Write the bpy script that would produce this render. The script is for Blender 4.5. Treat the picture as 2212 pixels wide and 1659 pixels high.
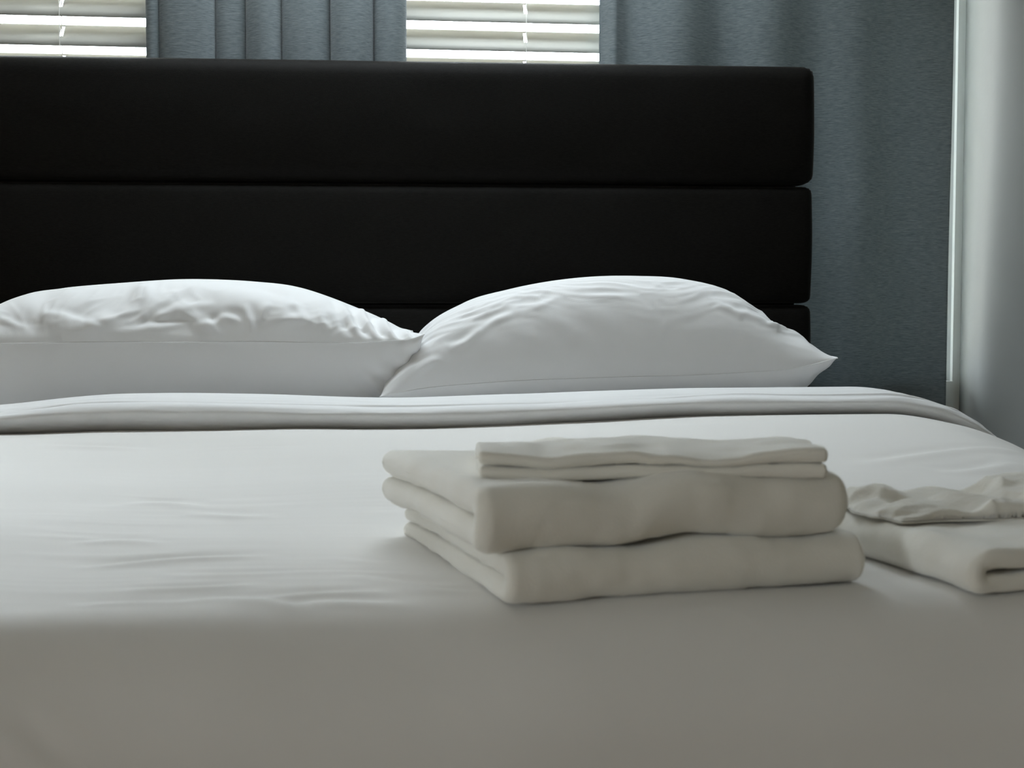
import bpy, bmesh, math, random
import numpy as np
from mathutils import Vector, Matrix

for o in list(bpy.data.objects):
    bpy.data.objects.remove(o)
S = bpy.context.scene
COL = S.collection
R = math.radians

# ------------------------------------------------------------------ camera
YAW, PITCH = 4.9, math.degrees(math.atan((829.5 - 650) / 3100))
cd = bpy.data.cameras.new('camera'); cam = bpy.data.objects.new('camera', cd); COL.objects.link(cam)
cam.location = (0, 0, 0.95)
cam.rotation_euler = (R(90 - PITCH), 0, R(-YAW))
cd.sensor_width = 36; cd.sensor_fit = 'HORIZONTAL'; cd.lens = 36 * 3100 / 2212
cd.clip_start = 0.05
cd.dof.use_dof = True; cd.dof.focus_distance = 3.0; cd.dof.aperture_fstop = 10
S.camera = cam

# ------------------------------------------------------------------ world, light, exposure
SKY = 14.5
w = bpy.data.worlds.new('world'); S.world = w; w.use_nodes = True
nt = w.node_tree; nt.nodes.clear()
out = nt.nodes.new('ShaderNodeOutputWorld'); bg = nt.nodes.new('ShaderNodeBackground')
tc = nt.nodes.new('ShaderNodeTexCoord'); sx = nt.nodes.new('ShaderNodeSeparateXYZ'); rp = nt.nodes.new('ShaderNodeValToRGB')
mr = nt.nodes.new('ShaderNodeMapRange'); mr.inputs[1].default_value = -1; mr.inputs[2].default_value = 1
nt.links.new(tc.outputs['Generated'], sx.inputs[0]); nt.links.new(sx.outputs['Z'], mr.inputs[0]); nt.links.new(mr.outputs[0], rp.inputs[0])
e = rp.color_ramp.elements
e[0].position = 0.46; e[0].color = (0.40, 0.36, 0.28, 1)      # ground seen from an upper floor
e[1].position = 0.52; e[1].color = (0.88, 0.94, 1.02, 1)       # overcast sky
nt.links.new(rp.outputs[0], bg.inputs[0]); bg.inputs[1].default_value = SKY
nt.links.new(bg.outputs[0], out.inputs[0])
S.view_settings.view_transform = 'Standard'; S.view_settings.look = 'None'
S.view_settings.gamma = 1; S.view_settings.use_curve_mapping = False
S.view_settings.exposure = 0.54

def portal(name, loc, rot, sx_, sy_):
    l = bpy.data.lights.new(name, 'AREA'); l.shape = 'RECTANGLE'; l.size = sx_; l.size_y = sy_; l.energy = 1
    l.cycles.is_portal = True
    o = bpy.data.objects.new(name, l); COL.objects.link(o); o.location = loc; o.rotation_euler = rot
    return o

# ------------------------------------------------------------------ helpers
def rgb(*c): return (c[0], c[1], c[2], 1)

def mat(name, col, rough=0.8, bump=None, sheen=0.0, var=None, spec=0.2, trans=None):
    """bump=(scale3, strength, distance, detail); var=(scale3, darker, lighter); trans = translucent mix"""
    m = bpy.data.materials.new(name); m.use_nodes = True
    t = m.node_tree; b = t.nodes['Principled BSDF']
    b.inputs['Base Color'].default_value = rgb(*col); b.inputs['Roughness'].default_value = rough
    b.inputs['Specular IOR Level'].default_value = spec
    if sheen:
        b.inputs['Sheen Weight'].default_value = sheen; b.inputs['Sheen Roughness'].default_value = 0.25 if name == 'headboard_fabric' else 0.5
        if name == 'headboard_fabric': b.inputs['Sheen Tint'].default_value = (0.5, 0.48, 0.46, 1)
    c = t.nodes.new('ShaderNodeTexCoord')
    colout = None
    if var:
        mp = t.nodes.new('ShaderNodeMapping'); mp.inputs['Scale'].default_value = var[0]
        n = t.nodes.new('ShaderNodeTexNoise'); n.inputs['Scale'].default_value = 1; n.inputs['Detail'].default_value = 5; n.inputs['Roughness'].default_value = 0.65
        r_ = t.nodes.new('ShaderNodeValToRGB')
        r_.color_ramp.elements[0].position = 0.3; r_.color_ramp.elements[1].position = 0.7
        r_.color_ramp.elements[0].color = rgb(*var[1]); r_.color_ramp.elements[1].color = rgb(*var[2])
        t.links.new(c.outputs['Object'], mp.inputs[0]); t.links.new(mp.outputs[0], n.inputs['Vector'])
        t.links.new(n.outputs['Fac'], r_.inputs[0]); t.links.new(r_.outputs[0], b.inputs['Base Color']); colout = r_.outputs[0]
    if bump:
        mp = t.nodes.new('ShaderNodeMapping'); mp.inputs['Scale'].default_value = bump[0]
        n = t.nodes.new('ShaderNodeTexNoise'); n.inputs['Scale'].default_value = 1; n.inputs['Detail'].default_value = bump[3]
        bn = t.nodes.new('ShaderNodeBump'); bn.inputs['Strength'].default_value = bump[1]; bn.inputs['Distance'].default_value = bump[2]
        t.links.new(c.outputs['Object'], mp.inputs[0]); t.links.new(mp.outputs[0], n.inputs['Vector'])
        t.links.new(n.outputs['Fac'], bn.inputs['Height']); t.links.new(bn.outputs[0], b.inputs['Normal'])
    if trans:
        tr = t.nodes.new('ShaderNodeBsdfTranslucent'); mx = t.nodes.new('ShaderNodeMixShader')
        mx.inputs[0].default_value = trans
        if colout: t.links.new(colout, tr.inputs[0])
        else: tr.inputs[0].default_value = rgb(*col)
        o_ = t.nodes['Material Output']
        t.links.new(b.outputs[0], mx.inputs[1]); t.links.new(tr.outputs[0], mx.inputs[2]); t.links.new(mx.outputs[0], o_.inputs[0])
    return m

def mesh_obj(name, verts, faces, m, parent=None, smooth=True):
    me = bpy.data.meshes.new(name); me.from_pydata([tuple(map(float, v)) for v in verts], [], faces)
    me.validate(); me.update()
    if smooth: me.polygons.foreach_set('use_smooth', [True] * len(me.polygons))
    me.materials.append(m)
    o = bpy.data.objects.new(name, me); COL.objects.link(o)
    if parent: o.parent = parent
    return o

def grid_faces(n, m, wrap_m=False, off=0):
    f = []
    for i in range(n - 1):
        for j in range(m if wrap_m else m - 1):
            a = off + i * m + j; b = off + i * m + (j + 1) % m
            f.append((a, b, b + m, a + m))
    return f

def empty(name, loc=(0, 0, 0), rz=0.0):
    o = bpy.data.objects.new(name, None); COL.objects.link(o); o.location = loc; o.rotation_euler = (0, 0, rz)
    o.empty_display_size = 0.1
    return o

def tag(o, label=None, cat=None, group=None, kind=None):
    if label: o['label'] = label
    if cat: o['category'] = cat
    if group: o['group'] = group
    if kind: o['kind'] = kind
    return o

def box(name, lo, hi, m, parent=None, bevel=0.0, seg=3, kind=None):
    bm = bmesh.new(); bmesh.ops.create_cube(bm, size=1)
    for v in bm.verts:
        v.co = Vector([(lo[k] + hi[k]) / 2 + v.co[k] * (hi[k] - lo[k]) for k in range(3)])
    if bevel: bmesh.ops.bevel(bm, geom=bm.edges[:], offset=bevel, segments=seg, profile=0.5, affect='EDGES')
    me = bpy.data.meshes.new(name); bm.to_mesh(me); bm.free()
    if bevel: me.polygons.foreach_set('use_smooth', [True] * len(me.polygons))
    me.materials.append(m)
    o = bpy.data.objects.new(name, me); COL.objects.link(o)
    if parent: o.parent = parent
    if kind: o['kind'] = kind
    return o

def multibox(name, boxes, m, parent=None, kind=None):
    V, F = [], []
    for lo, hi in boxes:
        o = len(V)
        V += [(x, y, z) for x in (lo[0], hi[0]) for y in (lo[1], hi[1]) for z in (lo[2], hi[2])]
        F += [tuple(o + i for i in q) for q in ((0, 1, 3, 2), (4, 6, 7, 5), (0, 4, 5, 1), (2, 3, 7, 6), (0, 2, 6, 4), (1, 5, 7, 3))]
    o = mesh_obj(name, V, F, m, parent, smooth=False)
    if kind: o['kind'] = kind
    return o

def tube(name, pts, rad, m, parent=None, n=8):
    P = np.array(pts, float); V = []
    for i in range(len(P)):
        d = P[min(i + 1, len(P) - 1)] - P[max(i - 1, 0)]; d /= np.linalg.norm(d)
        a = np.cross(d, [0, 0, 1.0]) if abs(d[2]) < 0.9 else np.cross(d, [1.0, 0, 0]); a /= np.linalg.norm(a); b = np.cross(d, a)
        for k in range(n):
            t = 2 * math.pi * k / n; V.append(P[i] + rad * (a * math.cos(t) + b * math.sin(t)))
    F = grid_faces(len(P), n, True); L = len(V)
    F += [tuple(range(n - 1, -1, -1)), tuple(range(L - n, L))]
    return mesh_obj(name, V, F, m, parent)

# --- deterministic value noise in numpy
def _h(ix, iy, iz, seed):
    n = (ix * 374761393 + iy * 668265263 + iz * 2147483647 + seed * 974634777) & 0xFFFFFFFF
    n = ((n ^ (n >> 13)) * 1274126177) & 0xFFFFFFFF
    n = ((n ^ (n >> 16)) * 2246822519) & 0xFFFFFFFF
    return ((n ^ (n >> 15)) & 0xFFFFFF) / float(0xFFFFFF) * 2 - 1
def noise(x, y, z=0.0, seed=1):
    x = np.asarray(x, float); y = np.asarray(y, float) + 0 * x; z = np.asarray(z, float) + 0 * x
    ix, iy, iz = (np.floor(a).astype(np.int64) for a in (x, y, z))
    fx, fy, fz = x - ix, y - iy, z - iz
    fx, fy, fz = (a * a * a * (a * (a * 6 - 15) + 10) for a in (fx, fy, fz))
    r = 0
    for dx in (0, 1):
        for dy in (0, 1):
            for dz in (0, 1):
                r = r + _h(ix + dx, iy + dy, iz + dz, seed) * (fx if dx else 1 - fx) * (fy if dy else 1 - fy) * (fz if dz else 1 - fz)
    return r
def fbm(x, y, z=0.0, seed=1, o=3):
    r, a = 0, 1.0
    for k in range(o):
        r = r + a * noise(x * 2 ** k, y * 2 ** k, z * 2 ** k, seed + k); a *= 0.5
    return r
def ridged(x, y, seed=1, o=2):
    r, a = 0, 1.0
    for k in range(o):
        r = r + a * (1 - 2.2 * np.abs(noise(x * 2 ** k, y * 2 ** k, 0.0, seed + k))); a *= 0.5
    return r
def sstep(a, b, x):
    t = np.clip((x - a) / (b - a), 0, 1); return t * t * (3 - 2 * t)
def gnorm(P):
    n = np.cross(np.gradient(P, axis=0), np.gradient(P, axis=1)); l = np.linalg.norm(n, axis=2, keepdims=True)
    return n / np.maximum(l, 1e-9)
def smooth_interp(x, xs, ys):
    """monotone-ish smooth curve through points"""
    xs = np.array(xs, float); ys = np.array(ys, float)
    d = np.gradient(ys, xs); i = np.clip(np.searchsorted(xs, x) - 1, 0, len(xs) - 2)
    h = xs[i + 1] - xs[i]; t = np.clip((x - xs[i]) / h, 0, 1)
    return (ys[i] * (1 + 2 * t) * (1 - t) ** 2 + d[i] * h * t * (1 - t) ** 2 + ys[i + 1] * t * t * (3 - 2 * t) + d[i + 1] * h * t * t * (t - 1))

# ------------------------------------------------------------------ materials
M_wall = mat('wall_paint', (0.40, 0.41, 0.39), 0.7, ((60, 60, 60), 0.15, 0.002, 3))
M_wallg = mat('grey_wall_paint', (0.36, 0.37, 0.35), 0.75, ((60, 60, 60), 0.15, 0.002, 3))
M_wallw = mat('room_paint', (0.80, 0.71, 0.59), 0.8, ((60, 60, 60), 0.1, 0.002, 3))
M_ceil = mat('ceiling_paint', (0.86, 0.85, 0.83), 0.9)
M_trim = mat('trim_paint', (0.80, 0.81, 0.78), 0.4, spec=0.4)
M_floor = mat('floor_boards', (0.45, 0.34, 0.24), 0.45, ((2, 60, 1), 0.1, 0.002, 4), var=((1.2, 22, 1), (0.38, 0.28, 0.19), (0.52, 0.40, 0.29)))
M_slat = mat('blind_slat', (0.44, 0.435, 0.40), 0.5, ((4, 60, 60), 0.15, 0.002, 3), trans=0.05)
M_cord = mat('blind_cord', (0.85, 0.84, 0.80), 0.8)
M_curt = mat('curtain_linen', (0.15, 0.18, 0.20), 0.95, ((70, 70, 700), 0.35, 0.0012, 3), sheen=0.25,
             var=((55, 55, 800), (0.13, 0.156, 0.168), (0.315, 0.355, 0.37)), trans=0.24)
M_head = mat('headboard_fabric', (0.006, 0.0055, 0.005), 0.6, ((500, 500, 1400), 0.5, 0.001, 2), spec=0.05, sheen=0.5,
             var=((90, 90, 500), (0.0055, 0.005, 0.0043), (0.012, 0.011, 0.0097)))
M_cotton = mat('white_cotton', (0.82, 0.815, 0.81), 0.75, ((260, 260, 260), 0.08, 0.0006, 2), sheen=0.1)
M_duvet = mat('duvet_cotton', (0.815, 0.795, 0.765), 0.75, ((260, 260, 260), 0.08, 0.0006, 2), sheen=0.1)
M_sheet = mat('sheet_cotton', (0.80, 0.80, 0.80), 0.8)
M_terry = mat('white_terry', (0.87, 0.84, 0.765), 0.95, ((420, 420, 420), 0.5, 0.0007, 3), sheen=0.5, spec=0.05)
M_wood = mat('dark_bed_wood', (0.03, 0.02, 0.015), 0.6)
M_metal = mat('brushed_rod', (0.25, 0.25, 0.26), 0.35, spec=0.6)
M_glass = bpy.data.materials.new('window_glass'); M_glass.use_nodes = True
t = M_glass.node_tree; t.nodes.clear()
o_ = t.nodes.new('ShaderNodeOutputMaterial'); tr = t.nodes.new('ShaderNodeBsdfTransparent'); gl = t.nodes.new('ShaderNodeBsdfGlossy')
fr = t.nodes.new('ShaderNodeFresnel'); mx = t.nodes.new('ShaderNodeMixShader'); fr.inputs[0].default_value = 1.45; gl.inputs['Roughness'].default_value = 0.02
tr.inputs[0].default_value = (0.96, 0.98, 0.97, 1)
t.links.new(fr.outputs[0], mx.inputs[0]); t.links.new(tr.outputs[0], mx.inputs[1]); t.links.new(gl.outputs[0], mx.inputs[2]); t.links.new(mx.outputs[0], o_.inputs[0])

# ------------------------------------------------------------------ room shell
XL, XR, YF, YB, ZC = -2.7, 1.527, -1.9, 3.75, 2.6
WT = 0.11
W1 = (-2.05, -0.52); W2 = (-0.30, 1.507); WZ = (0.735, 2.42)      # two windows behind the bed
K0, K1 = (-0.70, 2.98), (0.70, 3.56)                          # unseen roof window, added to light pillows and duvet from above
tag(box('floor', (XL - .2, YF - .2, -0.1), (XR + .2, YB + .2, 0), M_floor), kind='structure')
multibox('ceiling', [((XL - .2, YF - .2, ZC), (K0[0], YB + .2, ZC + .12)), ((K1[0], YF - .2, ZC), (XR + .2, YB + .2, ZC + .12)),
                     ((K0[0], YF - .2, ZC), (K1[0], K0[1], ZC + .12)), ((K0[0], K1[1], ZC), (K1[0], YB + .2, ZC + .12))], M_ceil, kind='structure')
W4 = (-1.20, -0.30); W4Z = (0.95, 1.70)                             # unseen left-wall window, added to brighten towel sides and bed foot
def wall_strips(a0, a1, holes, zr):
    r = []; x = a0
    for h0, h1 in holes:
        r.append((x, h0, 0, ZC)); r.append((h0, h1, 0, zr[0])); r.append((h0, h1, zr[1], ZC)); x = h1
    r.append((x, a1, 0, ZC)); return r
multibox('wall_back', [((a, YB, z0), (b, YB + WT, z1)) for a, b, z0, z1 in wall_strips(XL, XR, (W1, W2), WZ)], M_wall, kind='structure')
multibox('wall_left', [((XL - WT, a, z0), (XL, b, z1)) for a, b, z0, z1 in wall_strips(YF - WT, YB + WT, (W4,), W4Z)], M_wallw, kind='structure')
multibox('wall_right', [((XR, YF - WT, 0), (XR + WT, YB + WT, ZC))], M_wallg, kind='structure')
multibox('wall_front', [((XL, YF - WT, 0), (XR, YF, ZC))], M_wallw, kind='structure')

def casing(name, x0, x1, z0, z1, wl, wr):
    y0, y1 = YB - 0.016, YB
    t = 0.078
    multibox(name, [((x0 - wl, y0, z0 - t), (x0, y1, z1 + t)), ((x1, y0, z0 - t), (x1 + wr, y1, z1 + t)),
                    ((x0, y0, z1), (x1, y1, z1 + t)), ((x0, y0 - .012, z0 - t), (x1, y1, z0))], M_trim, kind='structure')
casing('trim_1', W1[0], W1[1], WZ[0], WZ[1], .078, .078)
casing('trim_2', W2[0], W2[1], WZ[0], WZ[1], .078, .020)
def window(name, x0, x1, z0, z1):
    w_ = empty(name, ((x0 + x1) / 2, YB + 0.085, z0)); tag(w_, kind='structure')
    hx = (x1 - x0) / 2; H = z1 - z0; f = 0.020; fr_ = 0.058 if name == 'window_2' else f
    multibox('window_frame', [((-hx, -.025, 0), (-hx + f, .025, H)), ((hx - fr_, -.025, 0), (hx, .025, H)),
                              ((-hx, -.025, 0), (hx, .025, f)), ((-hx, -.025, H - f), (hx, .025, H)), ((-.02, -.02, f), (.02, .02, H - f))], M_trim, w_)
    for s in (-1, 1):
        a, b = sorted((s * .02, s * (hx - (fr_ if s > 0 else f))))
        box('pane', (a, -.002, f), (b, .002, H - f), M_glass, w_)
    return w_
window('window_1', W1[0], W1[1], *WZ)
window('window_2', W2[0], W2[1], *WZ)
w4 = window('added_left_window', W4[0], W4[1], *W4Z); w4.location = (XL - .07, (W4[0] + W4[1]) / 2, W4Z[0]); w4.rotation_euler = (0, 0, R(90))
portal('window_portal', (XL - WT - .01, (W4[0] + W4[1]) / 2, (W4Z[0] + W4Z[1]) / 2), (0, R(-90), 0), W4Z[1] - W4Z[0], W4[1] - W4[0])
w3 = empty('added_roof_window', ((K0[0] + K1[0]) / 2, (K0[1] + K1[1]) / 2, ZC + .08)); tag(w3, kind='structure')
kx, ky = (K1[0] - K0[0]) / 2, (K1[1] - K0[1]) / 2
multibox('window_frame', [((-kx, -ky, -.03), (-kx + .04, ky, .04)), ((kx - .04, -ky, -.03), (kx, ky, .04)), ((-kx + .04, -ky, -.03), (kx - .04, -ky + .04, .04)), ((-kx + .04, ky - .04, -.03), (kx - .04, ky, .04))], M_trim, w3)
box('pane', (-kx + .04, -ky + .04, .0), (kx - .04, ky - .04, .005), M_glass, w3)
multibox('baseboard_back', [((XL, YB - .015, 0), (XR, YB, .11))], M_trim, kind='structure')
multibox('baseboard_right', [((XR - .015, YF, 0), (XR, YB - .015, .11))], M_trim, kind='structure')
for nm, a in (('window_portal', W1), ('window_portal', W2)):
    portal(nm, ((a[0] + a[1]) / 2, YB + WT + .01, (WZ[0] + WZ[1]) / 2), (R(-90), 0, 0), a[1] - a[0], WZ[1] - WZ[0])

portal('window_portal', ((K0[0] + K1[0]) / 2, (K0[1] + K1[1]) / 2, ZC + .14), (0, 0, 0), K1[0] - K0[0], K1[1] - K0[1])

# ------------------------------------------------------------------ window blinds
SL_W, SL_T, SL_P, SL_TILT = 0.079, 0.0032, 0.0735, R(49)
def make_blind(x0, x1, cords, zref, label):
    """cords = x of the cord slots; zref = z of one slat's lower (room-side) edge"""
    root = empty('window_blind', ((x0 + x1) / 2, YB + 0.030, WZ[0])); tag(root, label, 'blind', 'slatted blinds in the windows behind the bed')
    hx = (x1 - x0) / 2 - 0.03
    cx = [c - (x0 + x1) / 2 for c in cords]
    # slat: curved section, cells left out at the cord slots
    xs = sorted({-hx, hx} | {c + s * 0.0045 for c in cx for s in (-1, 1)} | set(np.linspace(-hx, hx, 13)))
    ws = np.array([-.5, -.3, -.12, 0.12, 0.3, 0.38, 0.44, .5])
    prof = []
    for q in ws:
        a = q * SL_W; c = 0.0035 * (1 - (2 * q) ** 2)
        prof.append((a * math.cos(SL_TILT) - c * math.sin(SL_TILT), a * math.sin(SL_TILT) + c * math.cos(SL_TILT)))
    V, F = [], []
    nx, nw = len(xs), len(ws)
    nrm = np.array([-math.sin(SL_TILT), math.cos(SL_TILT)]) * SL_T / 2
    for side in (1, -1):
        for x in xs:
            for p in prof: V.append((x, p[0] + side * nrm[0], p[1] + side * nrm[1]))
    N = nx * nw
    hole = set()
    for i in range(nx - 1):
        xm = (xs[i] + xs[i + 1]) / 2
        if any(abs(xm - c) < 0.0045 for c in cx):
            for j in range(nw - 1):
                if -.12 <= (ws[j] + ws[j + 1]) / 2 <= .44: hole.add((i, j))
    for i in range(nx - 1):
        for j in range(nw - 1):
            if (i, j) in hole: continue
            a = i * nw + j; F.append((a, a + nw, a + nw + 1, a + 1)); F.append((N + a, N + a + 1, N + a + nw + 1, N + a + nw))
            for (di, dj, p, q) in ((-1, 0, a, a + 1), (1, 0, a + nw + 1, a + nw), (0, -1, a + nw, a), (0, 1, a + 1, a + nw + 1)):
                ii, jj = i + di, j + dj
                if ii < 0 or ii >= nx - 1 or jj < 0 or jj >= nw - 1 or (ii, jj) in hole: F.append((p, q, N + q, N + p))
    lowz = prof[-1][1] if SL_TILT < 0 else prof[0][1]
    tilt = R(0.42)
    first = mesh_obj('slat', V, F, M_slat, root)
    first.rotation_euler = (0, tilt, 0)
    k0 = math.floor((zref - WZ[0] - 0.10) / SL_P); zs_ = []
    k = -k0
    while True:
        z = zref - WZ[0] - lowz + k * SL_P
        if z > WZ[1] - WZ[0] - 0.10: break
        zs_.append(z); k += 1
    for i, z in enumerate(zs_):
        o = first if i == 0 else first.copy()
        if i: COL.objects.link(o); o.parent = root
        o.location = (0, 0, z)
    box('head_rail', (-hx, -.03, WZ[1] - WZ[0] - .055), (hx, .03, WZ[1] - WZ[0] - .002), M_slat, root, .004, 2)
    box('bottom_rail', (-hx, -.028, .006), (hx, .028, .03), M_slat, root, .004, 2)
    for c in cx:
        tube('cord', [(c, 0.0, .03), (c, 0.0, WZ[1] - WZ[0] - .055)], 0.0013, M_cord, root, 6)
        for yy in (-.029,):
            tube('ladder_cord', [(c, yy, .03), (c, yy, WZ[1] - WZ[0] - .055)], 0.0011, M_cord, root, 6)
    return root
make_blind(W1[0], W1[1], (-1.75, -0.825), 1.672, 'white slatted blind in the window left of the gathered curtain')
make_blind(W2[0], 0.605, (-0.10, 0.359), 1.672, 'white slatted blind between the gathered curtain and the wide curtain')

# ------------------------------------------------------------------ curtains
def curtain(name, xs, ys, y_of_z, label, xshift=None, yref=3.655):
    """profile (xs, ys) swept from floor to rod; y_of_z bends it towards the wall lower down"""
    zz = np.concatenate([np.linspace(0.03, 0.6, 8), np.linspace(0.66, 1.75, 45), np.linspace(1.85, 2.50, 10)])
    xs = np.array(xs); ys = np.array(ys)
    P = np.zeros((len(zz), len(xs), 3))
    for i, z in enumerate(zz):
        am = 1.0 + 0.10 * math.sin(z * 2.3)
        wob = 0.006 * noise(xs * 5, np.full_like(xs, z * 1.3), 0.0, 7) + 0.003 * noise(xs * 14, np.full_like(xs, z * 2.5), 0.0, 9)
        P[i, :, 0] = xs * y_of_z(z) / yref + 0.004 * noise(xs * 6, np.full_like(xs, z * 1.1), 0.0, 11) + (xshift(z) if xshift else 0)
        P[i, :, 1] = y_of_z(z) + ys * am + wob
        P[i, :, 2] = z
    n, m = P.shape[:2]
    o = mesh_obj(name, P.reshape(-1, 3), grid_faces(n, m), M_curt)
    sm = o.modifiers.new('thick', 'SOLIDIFY'); sm.thickness = 0.0025; sm.offset = 0
    tag(o, label, 'curtain')
    return o
def pleats(creases, depth, n=18, power=0.32):
    """rounded pleats between creases; a crease dips back towards the window"""
    X, Y = [], []
    for k in range(len(creases) - 1):
        a, b = creases[k], creases[k + 1]; d = depth[k]
        for i in range(n):
            t_ = i / n
            X.append(a + (b - a) * (0.5 - 0.5 * math.cos(math.pi * t_))); Y.append(-d * math.sin(math.pi * (0.5 - 0.5 * math.cos(math.pi * t_))) ** power)
    X.append(creases[-1]); Y.append(0.0)
    return X, Y
cX, cY = pleats([-0.592, -0.560, -0.425, -0.352, -0.262, -0.139, -0.036, 0.045], [.024, .050, .036, .056, .060, .074, .055])
curtain('curtain', cX, cY, lambda z: 3.655, 'narrow gathered blue-grey linen curtain with tight pleats between the two windows')
rx = np.concatenate([np.linspace(0.528, 0.575, 24)[:-1], np.linspace(0.575, 1.427, 120)])
ry = 0.024 * np.cos((rx - 0.60) / 0.245 * 2 * math.pi) * sstep(1.36, 1.05, rx) * 1.0
ry += 0.012 * np.cos((rx - 0.98) / 0.33 * 2 * math.pi) * sstep(0.9, 1.1, rx)
ry = ry * sstep(0.53, 0.60, rx) + 0.046 * sstep(0.568, 0.528, rx) - 0.003 * np.exp(-((rx - 0.575) / 0.02) ** 2)
curtain('curtain', rx, ry, lambda z: 3.645 + 0.045 * float(sstep(1.75, 0.6, z)), 'wide blue-grey linen curtain hanging from the bright window to the right wall corner',
        yref=3.58)
rod = empty('curtain_rod', (-0.35, 3.60, 2.53)); tag(rod, 'metal curtain rod above the two windows', 'curtain rod')
tube('rod', [(-1.9, 0, 0), (1.82, 0, 0)], 0.012, M_metal, rod, 12)
for x in (-1.8, 0.0, 1.72):
    box('bracket', (x - .01, 0, -.02), (x + .01, .149, .02), M_metal, rod, .003, 1)

# ------------------------------------------------------------------ bed
BX = 0.06
bed = empty('bed', (BX, 2.4, 0)); tag(bed, 'dark upholstered bed with tall horizontally channelled charcoal headboard', 'bed')
def cushion_panel(z0, z1, hw, y0=3.42, y1=3.515, bulge=0.012, name='headboard_panel', rr=0.024):
    """upholstered channel: rounded edges, face slightly domed"""
    def ring_prof(n=7):
        return [(rr * (1 - math.sin(a)), rr * (1 - math.cos(a))) for a in np.linspace(0, math.pi / 2, n)]   # inset, depth
    cols = [(-hw + i, None) for i, _ in ring_prof()]
    def axis(lo, hi, nmid):
        a = np.linspace(0, math.pi / 2, 6)
        s = rr * (1 - np.cos(a))
        return np.concatenate([lo + s[:-1], np.linspace(lo + rr, hi - rr, nmid), (hi - s)[::-1][1:]])
    xs = axis(-hw, hw, 60); zs_ = axis(z0, z1, 14)
    X, Z = np.meshgrid(xs, zs_, indexing='ij')
    def dep(q, lo, hi):
        d = np.minimum(q - lo, hi - q); d = np.clip(d, 0, rr); return rr - np.sqrt(np.maximum(rr * rr - (rr - d) ** 2, 0))
    D = np.maximum(dep(X, -hw, hw), dep(Z, z0, z1))
    D = np.minimum(np.sqrt(dep(X, -hw, hw) ** 2 + dep(Z, z0, z1) ** 2), rr)
    # shrink the corner so the outline is rounded
    cx = np.clip(np.abs(X) - (hw - rr), 0, rr) * np.sign(X); zc_ = (z0 + z1) / 2; hz = (z1 - z0) / 2
    cz = np.clip(np.abs(Z - zc_) - (hz - rr), 0, rr) * np.sign(Z - zc_)
    L = np.hypot(cx, cz); k = np.where(L > rr, rr / np.maximum(L, 1e-9), 1)
    X2 = X - cx + cx * k; Z2 = Z - cz + cz * k
    b = bulge * (1 - ((Z - zc_) / hz) ** 2) + 0.0015 * noise(X * 9, Z * 12, 0.0, 21)
    Yf = y0 + D - b + bulge
    n, m = X.shape
    front = np.stack([X2, Yf, Z2], -1).reshape(-1, 3)
    back = np.stack([X2, np.full_like(X2, y1), Z2], -1).reshape(-1, 3)
    back[:, 1] -= (D * 0.9).reshape(-1)
    F = [tuple(q) for q in grid_faces(n, m)]
    F += [tuple(n * m + i for i in reversed(q)) for q in grid_faces(n, m)]
    loop = [i * m for i in range(n)] + [(n - 1) * m + j for j in range(1, m)] + [i * m + m - 1 for i in range(n - 2, -1, -1)] + [j for j in range(m - 2, 0, -1)]
    for a, c in zip(loop, loop[1:] + loop[:1]): F.append((c, a, n * m + a, n * m + c))
    V = np.concatenate([front, back]); V[:, 1] -= 2.4
    return mesh_obj(name, V - np.array([0.050, 0, 0]), F, M_head, bed)
cushion_panel(1.2315, 1.520, 1.025, rr=0.036); cushion_panel(0.944, 1.228, 1.020); cushion_panel(0.657, 0.9405, 1.020); cushion_panel(0.37, 0.6535, 1.020)
box('headboard_back', (-1.03, 3.515 - 2.4, .12), (.95, 3.54 - 2.4, 1.49), M_head, bed, .006, 2)
box('bed_frame', (-.985, 1.385 - 2.4, .16), (.985, 3.41 - 2.4, .36), M_head, bed, .02, 3)
for sx_ in (-.9, .9):
    for yy in (1.47, 3.33):
        box('leg', (sx_ - .03, yy - .03 - 2.4, 0), (sx_ + .03, yy + .03 - 2.4, .16), M_wood, bed, .006, 2)
mt = box('mattress', (BX - .965, 1.40, .36), (BX + .965, 3.405, .655), M_sheet, None, .05, 5)
tag(mt, 'thick mattress in a white fitted sheet beneath pillows and duvet', 'mattress')

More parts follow.
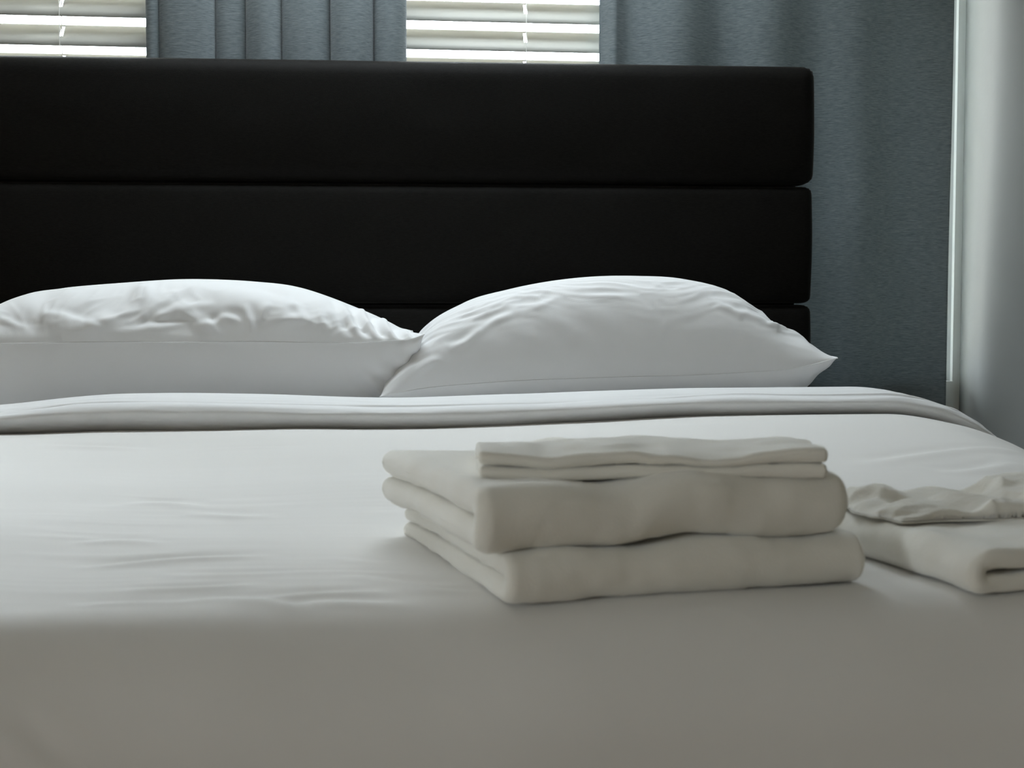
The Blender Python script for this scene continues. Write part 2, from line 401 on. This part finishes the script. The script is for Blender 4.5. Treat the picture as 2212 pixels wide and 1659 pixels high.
# ------------------------------------------------------------------ duvet
A_FLAT, R_SIDE = 0.855, 0.34
def drape_x(s):
    """lateral arclength -> (x offset from the bed centre, drop, nx, nz)"""
    sg = np.sign(s); a = np.abs(s); q = np.clip((a - A_FLAT) / R_SIDE, 0, R(78))
    rest = np.clip(a - A_FLAT - R_SIDE * R(78), 0, None)
    x = np.minimum(a, A_FLAT) + R_SIDE * np.sin(q) + rest * math.cos(R(78)) * .3
    dz = R_SIDE * (1 - np.cos(q)) + rest
    return sg * x, dz, sg * np.sin(q), np.cos(q)
Y_ARC, R_FOOT = 1.322, 0.122
def z_top(y): return 0.672 + 0.030 * sstep(1.45, 2.55, y)
WR = [(-0.33, 1.525, -0.119, 1.559, 1.2), (-0.352, 1.895, -0.233, 1.855, 1.1), (-0.26, 1.805, -0.142, 1.795, .8), (-0.355, 1.656, -0.251, 1.625, .8),
      (-0.263, 1.391, -0.122, 1.407, .9), (-0.195, 1.349, 0.011, 1.347, 1.0), (-0.156, 1.341, -0.083, 1.300, 1.0), (-0.051, 1.423, 0.07, 1.369, 1.1),
      (-0.591, 2.399, -0.386, 2.335, 1.0), (-0.332, 2.311, -0.143, 2.327, .9), (0.679, 2.075, 1.007, 2.196, 1.3), (0.809, 2.01, 0.954, 2.08, 1.3),
      (-0.24, 1.469, -0.067, 1.455, .7), (-0.1, 1.31, 0.024, 1.318, .7), (-0.07, 1.523, 0.004, 1.502, .6), (0.70, 1.86, 1.02, 1.95, 1.0),
      (-0.30, 1.33, -0.16, 1.345, .7), (-0.02, 1.39, 0.09, 1.335, .8), (-0.10, 1.455, 0.05, 1.432, .7)]
def duvet_disp(X, Y):
    d = np.zeros_like(X)
    for x0, y0, x1, y1, a in WR:
        L = math.hypot(x1 - x0, y1 - y0); ux, uy = (x1 - x0) / L, (y1 - y0) / L
        tt = ((X - x0) * ux + (Y - y0) * uy) / L; dd = -(X - x0) * uy + (Y - y0) * ux
        dd = dd + 0.006 * np.sin(tt * 5 + x0 * 30)
        wd = 0.012 + 0.006 * (Y > 1.8)
        env = np.clip(1 - (2 * tt - 1) ** 2, 0, 1) ** 1.0 * ((tt > 0) & (tt < 1))
        d += 0.0034 * a * env * (np.exp(-(dd / wd) ** 2) - 0.7 * np.exp(-((dd - 1.7 * wd) / wd) ** 2))
    d += 0.0045 * fbm(X * 2.2, Y * 4.0, 0.0, 31, 2)
    band = sstep(1.30, 1.40, Y) * sstep(2.5, 1.9, Y)
    d += band * 0.0005 * ridged(X * 3.5 + 0.4 * noise(X * 3, Y * 3, 0, 5), Y * 22 + 1.2 * noise(X * 4, Y * 2, 0.0, 8), 41)
    return d
s_ = np.unique(np.concatenate([np.linspace(-1.62, -0.95, 34), np.linspace(-0.95, 1.32, 250), np.linspace(1.32, 1.62, 16)]))
t_ = np.unique(np.concatenate([np.linspace(2.82, 1.95, 110), np.linspace(1.95, Y_ARC, 130), np.linspace(Y_ARC, Y_ARC - .62, 85)]))[::-1]
SS, TT = np.meshgrid(s_, t_, indexing='ij')
dx, dzx, nx_, nz_ = drape_x(SS)
q = np.clip((Y_ARC - TT) / R_FOOT, 0, R(84)); rest = np.clip(Y_ARC - TT - R_FOOT * R(84), 0, None)
YY = np.maximum(TT, Y_ARC) - R_FOOT * np.sin(q) - rest * math.cos(R(84))
dzy = R_FOOT * (1 - np.cos(q)) + rest * math.sin(R(84))
ZZ = z_top(YY) - np.maximum(dzx, 0) - dzy + np.minimum(dzx, dzy) * 0.75
XX = BX + dx
P = np.stack([XX, YY, np.maximum(ZZ, 0.10)], -1)
N = gnorm(P); N *= np.where(N[40:, :10, 2:].mean() < 0, -1, 1)
front = sstep(0.10, 0.35, -(TT - Y_ARC) / 0.30)
D = duvet_disp(XX, TT) * (1 - front)
D += front * (0.012 * noise(XX * 2.6 + 3, TT * 1.8, 0.0, 61) + 0.006 * noise(XX * 5, TT * 4, 0.0, 63))
# slack diagonal folds low on the foot drop, at the left
g = (XX + 0.40) * 0.8 + (TT - 1.05) * 1.0
D += 0.006 * sstep(-0.235, -0.32, XX) * sstep(1.22, 1.10, TT) * np.sin(g / 0.055 * 2 * math.pi)
side = sstep(0.25, 0.6, np.abs(SS) - A_FLAT)
D += side * 0.012 * np.sin(TT * 17 + 2 * noise(TT * 2, SS, 0, 5))
P = P + N * D[..., None]
P[..., 2] += (0.004 + (0.716 + 0.022 * sstep(0.1, 0.6, XX) - z_top(2.58))) * sstep(1.75, 2.48, TT) * (0.5 + 0.5 * sstep(2.9, 2.5, TT))
n, m = P.shape[:2]
duv = mesh_obj('duvet', P.reshape(-1, 3), grid_faces(n, m), M_duvet)
tag(duv, 'smooth white duvet spread over the bed, its edge turned down below the pillows', 'duvet')
# turned-down edge: thick roll of doubled duvet and sheet lying across the bed
fs = np.linspace(-1.45, 1.45, 300)
fx, fdz, fnx, fnz = drape_x(fs)
fX = BX + fx
hem_z = 0.710 + 0.022 * sstep(0.1, 0.6, fX)
top_z = 0.770 + 0.006 * np.exp(-((fX + .42) / .22) ** 2) - 0.008 * np.exp(-((fX - .02) / .22) ** 2) + 0.009 * sstep(0.25, 0.6, fX) - 0.02 * sstep(-.5, -.8, fX)
prof = [(2.665, -.25), (2.638, -.06), (2.618, .10), (2.598, .35), (2.588, .62), (2.596, .80), (2.618, .86), (2.626, .855), (2.634, .90), (2.665, .965), (2.71, .99), (2.76, 1.0), (2.81, .97), (2.85, .86), (2.875, .6), (2.88, .2), (2.87, -.4)]
pa = np.array(prof)
tt = np.linspace(0, 1, len(pa)); tf = np.linspace(0, 1, 90)
py = smooth_interp(tf, tt, pa[:, 0]); pz = smooth_interp(tf, tt, pa[:, 1])
FP = np.zeros((len(fs), len(tf), 3))
for i in range(len(fs)):
    x = fX[i]
    wavy = 0.010 * noise(np.array([x * 2.0]), 3.0, 0.0, 71)[0] + 0.004 * noise(np.array([x * 7.0]), 5.0, 0.0, 72)[0]
    yb = py + wavy * np.clip(1 - tf, 0, 1) + 0.02 * noise(np.array([x * 1.5]), 9.0, 0.0, 73)[0] * tf
    h = hem_z[i] + (top_z[i] - hem_z[i]) * pz
    lip = np.exp(-((tf - 0.47) / 0.035) ** 2) * 0.004 * noise(np.array([x * 3.0]), 1.0, 0.0, 75)[0]
    h = h + lip
    off = h - 0.700                                   # height over the nominal duvet plane
    fl = max(0.62, fnz[i])
    FP[i, :, 0] = BX + fx[i] + fnx[i] * off * 0.6
    FP[i, :, 1] = yb
    FP[i, :, 2] = 0.700 - fdz[i] + off * fl
Nf = gnorm(FP)
FX, FY, FZ = FP[..., 0], FP[..., 1], FP[..., 2]
mf = np.exp(-((tf[None, :] - 0.42) / 0.22) ** 2)
FP = FP + Nf * (0.0015 * ridged(FX * 4, FY * 30 + FZ * 40, 81) * mf + 0.002 * noise(FX * 6, FY * 10, FZ * 20, 83))[..., None]
mesh_obj('turned_down_edge', FP.reshape(-1, 3), grid_faces(*FP.shape[:2]), M_cotton, duv)

# ------------------------------------------------------------------ pillows
def make_pillow(label, x0, x1, y0, y1, seam, sil, bot, zmin, fv_top, fv_bot, wr, pinch=(0.05, 0.10), seamback=0.015, seed=1, warp=None):
    cx, cy = (x0 + x1) / 2, (y0 + y1) / 2; W, Dp = x1 - x0, y1 - y0
    root = empty('pillow', (cx, cy, zmin)); tag(root, label, 'pillow', 'pillows on the bed')
    def ax(n): 
        k = np.linspace(-1, 1, n); return np.sin(k * math.pi / 2) * 0.6 + k * 0.4
    U, Vv = np.meshgrid(ax(260), ax(170), indexing='ij')
    X = cx + W / 2 * U * (1 - pinch[0] * (1 - Vv ** 2)); Y = cy + Dp / 2 * Vv * (1 - pinch[1] * (1 - U ** 2) ** 1.0)
    X = X.copy(); Y = Y.copy()
    zs_ = smooth_interp(np.clip(cx + W / 2 * U, seam[0][0], seam[-1][0]), [p[0] for p in seam], [p[1] for p in seam]) + seamback * sstep(0.45, 1.0, Vv) * np.abs(U)
    xs = cx + W / 2 * U
    Ht = smooth_interp(np.clip(xs, sil[0][0], sil[-1][0]), [p[0] for p in sil], [p[1] for p in sil]) - smooth_interp(np.clip(xs, seam[0][0], seam[-1][0]), [p[0] for p in seam], [p[1] for p in seam])
    Ht = np.maximum(Ht, 0)
    Hb = bot * np.clip(1 - np.abs(U) ** 7, 0, 1) ** 0.6
    def f(V_, pw): return np.clip(1 - np.abs(V_) ** pw[0], 0, 1) ** pw[1]
    Zt = zs_ + Ht * f(Vv, fv_top); Zb = zs_ - Hb * f(Vv, fv_bot)
    Zb = np.where(Zb < zmin, zmin + (Zb - zmin) * 0.03, Zb)
    obs = []
    res = []
    for side, Z in ((1, Zt), (-1, Zb)):
        Pq = np.stack([X, Y, Z], -1); Nq = gnorm(Pq); Nq *= side
        edge = np.clip((1 - np.abs(U)) / 0.03, 0, 1) * np.clip((1 - np.abs(Vv)) / 0.05, 0, 1)
        dq = wr(side, U, Vv, X, Y, Z) * edge
        Pq = Pq + Nq * dq[..., None]
        if warp is not None: Pq = warp(Pq, U, Vv)
        res.append(Pq)
    n, m = U.shape
    V = np.concatenate([res[0].reshape(-1, 3), res[1].reshape(-1, 3)]) - np.array([cx, cy, zmin])
    # weld the two halves along the border
    F = [tuple(q) for q in grid_faces(n, m)]
    bidx = {}
    for i in range(n):
        for j in range(m):
            if i in (0, n - 1) or j in (0, m - 1): bidx[n * m + i * m + j] = i * m + j
    F += [tuple(bidx.get(n * m + i, n * m + i) for i in reversed(q)) for q in grid_faces(n, m)]
    used = sorted({i for q in F for i in q}); re_ = {a: k for k, a in enumerate(used)}
    case = mesh_obj('pillowcase', V[used], [tuple(re_[i] for i in q) for q in F], M_cotton, root)
    # stitched seam along the border
    loop = [(i, 0) for i in range(0, n, 2)] + [(n - 1, j) for j in range(0, m, 2)]
    pts = [res[0][i, j] - np.array([cx, cy, zmin]) for i, j in loop]
    pts = [p for k, p in enumerate(pts) if k == 0 or np.linalg.norm(p - pts[k - 1]) > 1e-4]
    tube('seam', pts, 0.0011, M_cotton, root, 6)
    return root

def strands(X, Z, lines, w_=0.0075):
    d = np.zeros_like(X)
    for x0, z0, x1, z1, a in lines:
        L = math.hypot(x1 - x0, z1 - z0); ux, uz = (x1 - x0) / L, (z1 - z0) / L
        t_ = ((X - x0) * ux + (Z - z0) * uz) / L; dd = -(X - x0) * uz + (Z - z0) * ux + 0.004 * np.sin(t_ * 4 + x0 * 50)
        env = np.clip(1 - np.abs(2 * t_ - 1) ** 2.5, 0, 1)
        d += a * env * (np.exp(-(dd / w_) ** 2) - 0.6 * np.exp(-((dd - 1.6 * w_) / (1.3 * w_)) ** 2))
    return d
ST_L = [(-.372, .918, -.338, .872, .005), (-.300, .938, -.266, .872, .006), (-.238, .938, -.270, .905, .004), (-.606, .915, -.573, .878, .004), (-.58, .877, -.40, .903, .005),
        (-.49, .912, -.39, .955, .003), (-.40, .893, -.33, .915, .004), (-.345, .925, -.30, .900, .004), (-.20, .945, -.17, .900, .004), (-.70, .925, -.60, .905, .003),
        (-.47, .935, -.53, .905, .003), (-.15, .925, -.11, .885, .004), (-.44, .925, -.35, .945, .003), (-.79, .915, -.72, .900, .004)]
ST_R = [(.755, .920, .835, .886, .0035), (.835, .888, .885, .868, .0035), (.715, .925, .79, .912, .004), (.68, .945, .735, .912, .004), (.79, .905, .81, .885, .004),
        (.25, .925, .36, .958, .003), (.18, .885, .26, .925, .004), (.12, .850, .19, .890, .005), (.40, .962, .52, .955, .0025), (.33, .965, .44, .975, .0025), (.05, .80, .11, .835, .006)]
def wr_left(side, U, V, X, Y, Z):
    if side > 0:
        msk = sstep(-0.25, -0.70, V) * (0.6 + 0.4 * noise(X * 5, Y * 5, 0, 3))
        d = 0.0062 * ridged(X * 7 + Z * 5 + 0.8 * noise(X * 5, Z * 9, 0, 4), Z * 12 - X * 3 + 0.6 * noise(X * 6, Z * 6, 0, 6), 12, 3) * msk
        d += 0.009 * msk * noise(X * 10 + Z * 8, Z * 16, 0, 15) + 0.003 * msk * noise(X * 24, Z * 30 + X * 8, 0, 16)
        # pull folds running to the right front corner
        k = sstep(0.55, 0.8, U) * sstep(1.0, 0.93, U) * sstep(-0.15, -0.6, V)
        d += 0.0075 * k * np.sin((X * 0.9 + Z * 0.55) / 0.030 * 2 * math.pi)
        d += strands(X, Z, ST_L) * sstep(-0.1, -0.5, V)
        return d + 0.003 * noise(X * 5, Y * 6, 0, 9)
    k = sstep(0.55, 0.85, U) * sstep(-0.2, -0.7, V)
    d = 0.005 * k * np.sin((X * 0.8 + Z * 0.8) / 0.045 * 2 * math.pi)
    return d + 0.005 * noise(X * 4, Z * 8, 0, 10)
def wr_right(side, U, V, X, Y, Z):
    if side > 0:
        hgt = (Z - 0.80) / 0.2
        msk = np.exp(-((V + 0.70) / 0.17) ** 2) + 0.7 * sstep(-0.62, -0.9, U)
        d = 0.0020 * msk * ridged(X * 12 + 1.2 * noise(X * 8, Y * 8, 0, 3), (Z + Y) * 32 + 1.5 * noise(X * 7, Y * 9, 0, 5), 52, 2)
        face = sstep(-0.80, -0.93, V)
        d += 0.0014 * face * (0.5 + noise(X * 3, Z * 5, 0, 18)) * np.sin((X * 0.9 + Z * 0.7) / 0.085 * 2 * math.pi + 2 * noise(X * 4, Z * 4, 0, 8))
        k = np.exp(-((U - .80) / .13) ** 2) * np.exp(-((V + .62) / .3) ** 2)
        d += 0.004 * k * ridged(X * 12, (Y + Z) * 11 + X * 5, 57, 2)
        k2 = sstep(-0.70, -0.92, U)
        d += 0.008 * k2 * ridged(X * 6 - Z * 7, X * 9 + Y * 9, 59, 2)
        d += strands(X, Z, ST_R, 0.007) * sstep(-0.05, -0.4, V)
        return d + 0.002 * noise(X * 5, Y * 6, 0, 9)
    k = sstep(-0.2, -0.8, V)
    return 0.002 * k * np.sin((X * 1.0 + Z * 0.6) / 0.06 * 2 * math.pi + 2 * noise(X * 3, Z * 5, 0, 12)) + 0.003 * noise(X * 5, Z * 7, 0, 10)

make_pillow('plump white pillow with rumpled top, left of the other against the headboard', -0.90, 0.072, 2.925, 3.408,
            [(-0.90, .862), (-0.7, .866), (-0.3, .867), (0.0, .869), (0.05, .874), (0.072, .882)],
            [(-0.90, .87), (-0.86, .922), (-0.81, .953), (-0.77, .968), (-0.70, .978), (-0.6, .987), (-0.433, .995), (-0.277, .989), (-0.198, .98), (-0.119, .958), (-0.04, .928), (0.02, .9), (0.045, .887), (0.072, .882)],
            0.20, 0.668, (3.6, 0.58), (5.0, 0.5), wr_left, seamback=-0.05)
make_pillow('plump white pillow with smooth tall front and pointed corner, right of the other', -0.02, 0.925, 2.90, 3.405,
            [(-0.02, .757), (0.05, .770), (0.2, .783), (0.433, .792), (0.7, .800), (0.86, .815), (0.925, .832)],
            [(-0.02, .757), (0.02, .815), (0.065, .880), (0.16, .945), (0.261, .975), (0.363, .994), (0.536, 1.004), (0.639, .998), (0.733, .972), (0.80, .926), (0.875, .876), (0.925, .835)],
            0.125, 0.668, (5.0, 0.50), (2.4, 0.6), wr_right, pinch=(0.03, 0.09))

# ------------------------------------------------------------------ towels
def folded(name, L, W, th, label, cat, group=None, fold='front', loc=(0, 0, 0), rz=0.0, deform=None, lump=0.0025, gap=0.06, endr=None, seed=1, nl=46, nw=100, legs_in=(0.0, 0.0), end_pow=0.5):
    """a thick cloth folded once: two layers (legs) of thickness 2*th joined by a rounded fold.
    fold='front' : fold faces -y, cloth runs back along +y, W across x
    fold='back'  : fold at the back, the two free edges face -y
    fold='left'  : fold faces -x, free edges to +x and layer ends shown at the front"""
    ra = th * (1 + gap)                               # centre-line radius at the fold
    # centre line, from the back end of the top leg round to the back end of the bottom leg
    Lc = L - ra - th
    k = np.linspace(0, 1, nl)
    kk = 1 - (1 - k) ** 1.3
    topleg = np.stack([ra + th + (Lc - legs_in[0] - th) * (1 - kk), np.full(nl, ra)], -1)
    arc = np.stack([ra + th - ra * np.sin(np.linspace(0, math.pi, 15)[1:-1]), ra * np.cos(np.linspace(0, math.pi, 15)[1:-1])], -1)
    botleg = np.stack([ra + th + (Lc - legs_in[1] - th) * kk[::1] * 0 + (Lc - legs_in[1] - th) * (1 - (1 - k) ** 1.0), np.full(nl, -ra)], -1)
    C = np.concatenate([topleg, arc, botleg])
    T = np.gradient(C, axis=0); T /= np.linalg.norm(T, axis=1, keepdims=True)
    Nn = np.stack([T[:, 1], -T[:, 0]], -1)
    # outline offsets: list of (centre index, angle) -> outer side, bottom cap, inner side, top cap
    seq = []
    for i in range(len(C)): seq.append((i, -Nn[i]))
    for a in np.linspace(0, math.pi, 9)[1:-1]:
        v = -Nn[-1] * math.cos(a) + T[-1] * math.sin(a); seq.append((len(C) - 1, v))
    for i in range(len(C) - 1, -1, -1): seq.append((i, Nn[i]))
    for a in np.linspace(0, math.pi, 9)[1:-1]:
        v = Nn[0] * math.cos(a) - T[0] * math.sin(a); seq.append((0, v))
    ci = np.array([q_[0] for q_ in seq]); cv = np.array([q_[1] for q_ in seq])
    er = endr if endr else th
    ua = np.linspace(0, 1, 12)
    ends = er * (1 - np.cos(ua * math.pi / 2))
    bs = np.concatenate([-W / 2 + ends[:-1], np.linspace(-W / 2 + er, W / 2 - er, nw), (W / 2 - ends)[::-1][1:]])
    dist = np.minimum(bs + W / 2, W / 2 - bs)
    sc = np.where(dist < er, np.clip(1 - (1 - dist / er) ** 2, 0, 1) ** end_pow, 1.0)
    P = np.zeros((len(bs), len(seq), 3))
    for i, b in enumerate(bs):
        p2 = C[ci] + cv * th * sc[i]
        P[i, :, 0] = b; P[i, :, 1] = p2[:, 0]; P[i, :, 2] = p2[:, 1] + ra + th
    # terry lumps
    Nq = np.cross(np.gradient(P, axis=0), np.roll(P, -1, 1) - np.roll(P, 1, 1)); l = np.linalg.norm(Nq, axis=2, keepdims=True); Nq = Nq / np.maximum(l, 1e-9)
    cent = np.zeros_like(P); cent[..., 0] = P[..., 0]; cent[..., 1] = C[ci][None, :, 0]; cent[..., 2] = C[ci][None, :, 1] + ra + th
    if ((P - cent) * Nq).sum() < 0: Nq = -Nq
    lum = lump * (fbm(P[..., 0] * 22, P[..., 1] * 22, P[..., 2] * 22, seed, 2)) + lump * 0.25 * noise(P[..., 0] * 260, P[..., 1] * 260, P[..., 2] * 260, seed + 5)
    P = P + Nq * lum[..., None]
    if fold == 'back': P[..., 1] = L - P[..., 1]
    if fold == 'left':
        X = P[..., 0].copy(); P[..., 0] = P[..., 1]; P[..., 1] = X + W / 2
    if deform: P = deform(P)
    V = P.reshape(-1, 3); n, m = P.shape[:2]
    F = grid_faces(n, m, True)
    F += [tuple(range(m - 1, -1, -1)), tuple((n - 1) * m + j for j in range(m))] if False else []
    root = mesh_obj(name, V, F, M_terry); root.location = loc; root.rotation_euler = (0, 0, rz)
    return tag(root, label, cat, group)

RZ = R(12.5)
def fr(x, y, z): return (x, y, z)
# lower bath towel
def wave_b(x):
    return 0.0035 * np.sin(x * 24 + 1.2) + 0.0025 * np.sin(x * 41 + 0.3)
def def_low(P):
    x, y, z = P[..., 0], P[..., 1], P[..., 2]; h = z / 0.049
    z = z + h * (wave_b(x) + 0.003 * noise(x * 8, y * 6, 0, 4)) - h * 0.010 * sstep(0.2, 0.43, y)
    P[..., 2] = z; return P
G = 'folded white towels stacked at the foot of the bed'
rot = lambda dx_, dy_: (dx_ * math.cos(RZ) - dy_ * math.sin(RZ), dx_ * math.sin(RZ) + dy_ * math.cos(RZ))
W_LOW = 0.368
c0 = (0.106 + math.cos(RZ) * W_LOW / 2, 1.272 + math.sin(RZ) * W_LOW / 2)
folded('bath_towel', 0.42, W_LOW, 0.0121, 'folded white bath towel at the bottom of the stack, resting on the duvet', 'towel', G, 'front',
       (c0[0], c0[1], 0.6735), RZ, def_low, seed=3, endr=0.010, gap=0.015, end_pow=0.36, lump=0.0016)
def def_up(P):
    x, y, z = P[..., 0], P[..., 1], P[..., 2]; h = np.clip(z / 0.062, 0, 1.2)
    z = z - h * (0.006 * np.exp(-((x + 0.045) / 0.04) ** 2)) + h * (0.004 * np.exp(-((x - 0.02) / 0.05) ** 2)) + h * 0.003 * noise(x * 9, y * 7, 0, 4)
    z = z + wave_b(x) * (1 - 0.5 * np.clip(h, 0, 1)) - 0.006 * sstep(0.25, 0.42, y) - 0.003 * sstep(-.12, -.18, x) * sstep(0.1, 0.0, y) * (1 - h)
    P[..., 1] = y + 0.006 * sstep(.3, .8, 1 - h) * sstep(.06, .0, y) * 0
    P[..., 2] = z; return P
W_UP = 0.378
c1 = (0.080 + math.cos(RZ) * W_UP / 2, 1.274 + math.sin(RZ) * W_UP / 2)
folded('bath_towel', 0.425, W_UP, 0.0150, 'folded white bath towel in the middle of the stack, wider with thick rounded fold', 'towel', G, 'front',
       (c1[0], c1[1], 0.7225), RZ, def_up, seed=8, endr=0.0155, gap=0.015, end_pow=0.44, lump=0.0016)
def def_hand(P):
    x, y, z = P[..., 0], P[..., 1], P[..., 2]; h = np.clip(z / 0.030, 0, 1.2)
    wave = -0.009 * np.exp(-((x + 0.095) / 0.06) ** 2) - 0.010 * np.exp(-((x - 0.05) / 0.055) ** 2) * sstep(.14, 0, y)
    z = z + h * wave * sstep(0.15, 0.02, y) + h * 0.0045 * noise(x * 13, y * 16, 0, 6) + h * 0.002 * noise(x * 40, y * 40, 0, 16) + 0.003 * np.sin(x * 16 + 1.6) - 0.008 * sstep(0.02, 0.17, y)
    z = z + 0.002 * noise(x * 10, y * 5, 0.0, 9) - 0.008 * np.exp(-((x + 0.08) / 0.07) ** 2) * (1 - np.clip(h, 0, 1))
    P[..., 2] = z; return P
W_H = 0.338
c2 = (0.253, 1.352)
folded('hand_towel', 0.165, W_H, 0.0072, 'thin folded white hand towel lying on top of the towel stack', 'towel', G, 'back',
       (c2[0], c2[1], 0.7825), R(-2.5), def_hand, lump=0.0013, gap=0.04, endr=0.005, seed=12, end_pow=0.35)

# towel at the right edge with its fold to the left
RZ2 = R(11)
def def_mat(P):
    x, y, z = P[..., 0], P[..., 1], P[..., 2]; h = np.clip(z / 0.044, 0, 1.2)
    z = z + h * 0.005 * noise(x * 9, y * 9, 0, 5) + h * 0.003 * noise(x * 20, y * 20, 0, 6) + h * 0.004 * np.exp(-((x - .03) / .02) ** 2) * sstep(.06, .0, y)
    P[..., 2] = z; return P
folded('bath_mat', 0.38, 0.30, 0.0100, 'folded white terry mat beside the towel stack, open slot in its front end', 'towel', None, 'left',
       (0.540, 1.286, 0.6735), RZ2, def_mat, lump=0.002, gap=0.16, endr=0.009, seed=21)
# rumpled washcloth on the back of it
n_, m_ = 110, 90
A, B = np.meshgrid(np.linspace(-1, 1, n_), np.linspace(-1, 1, m_), indexing='ij')
ed = np.clip(1 - np.maximum(np.abs(A), np.abs(B)) ** 10, 0, 1) ** 0.5
wx = 0.150 * A * (1 - .05 * B ** 2) + 0.006 * noise(A * 3, B * 3, 0, 2); wy = 0.085 * B * (1 - .06 * A ** 2) + 0.006 * noise(A * 3, B * 3, 0, 4)
hump = 0.012 + 0.013 * noise(A * 2.1 + 1, B * 1.7, 0, 6) + 0.006 * ridged(A * 2.2 + .5 * noise(A * 2, B * 2, 0, 7), B * 1.3 + .3, 91, 1) + 0.006 * noise(A * 4.5, B * 3.5, 0, 8) + 0.006 * (1 - B * B)
hump = np.maximum(hump, 0.006 + 0.15 * (hump - 0.006))
top = np.stack([wx, wy, 0.002 + hump * ed + 0.0006 * noise(wx * 260, wy * 260, 0, 3)], -1).reshape(-1, 3)
btm = np.stack([wx, wy, np.zeros_like(wx)], -1).reshape(-1, 3)
F = [tuple(q) for q in grid_faces(n_, m_)] + [tuple(n_ * m_ + i for i in reversed(q)) for q in grid_faces(n_, m_)]
loop = [i * m_ for i in range(n_)] + [(n_ - 1) * m_ + j for j in range(1, m_)] + [i * m_ + m_ - 1 for i in range(n_ - 2, -1, -1)] + [j for j in range(m_ - 2, 0, -1)]
F += [(c, a, n_ * m_ + a, n_ * m_ + c) for a, c in zip(loop, loop[1:] + loop[:1])]
wc = mesh_obj('washcloth', np.concatenate([top, btm]), F, M_terry)
wc.location = (0.655, 1.535, 0.7195); wc.rotation_euler = (0, 0, R(8))
tag(wc, 'rumpled white washcloth dropped on the folded terry mat', 'washcloth')
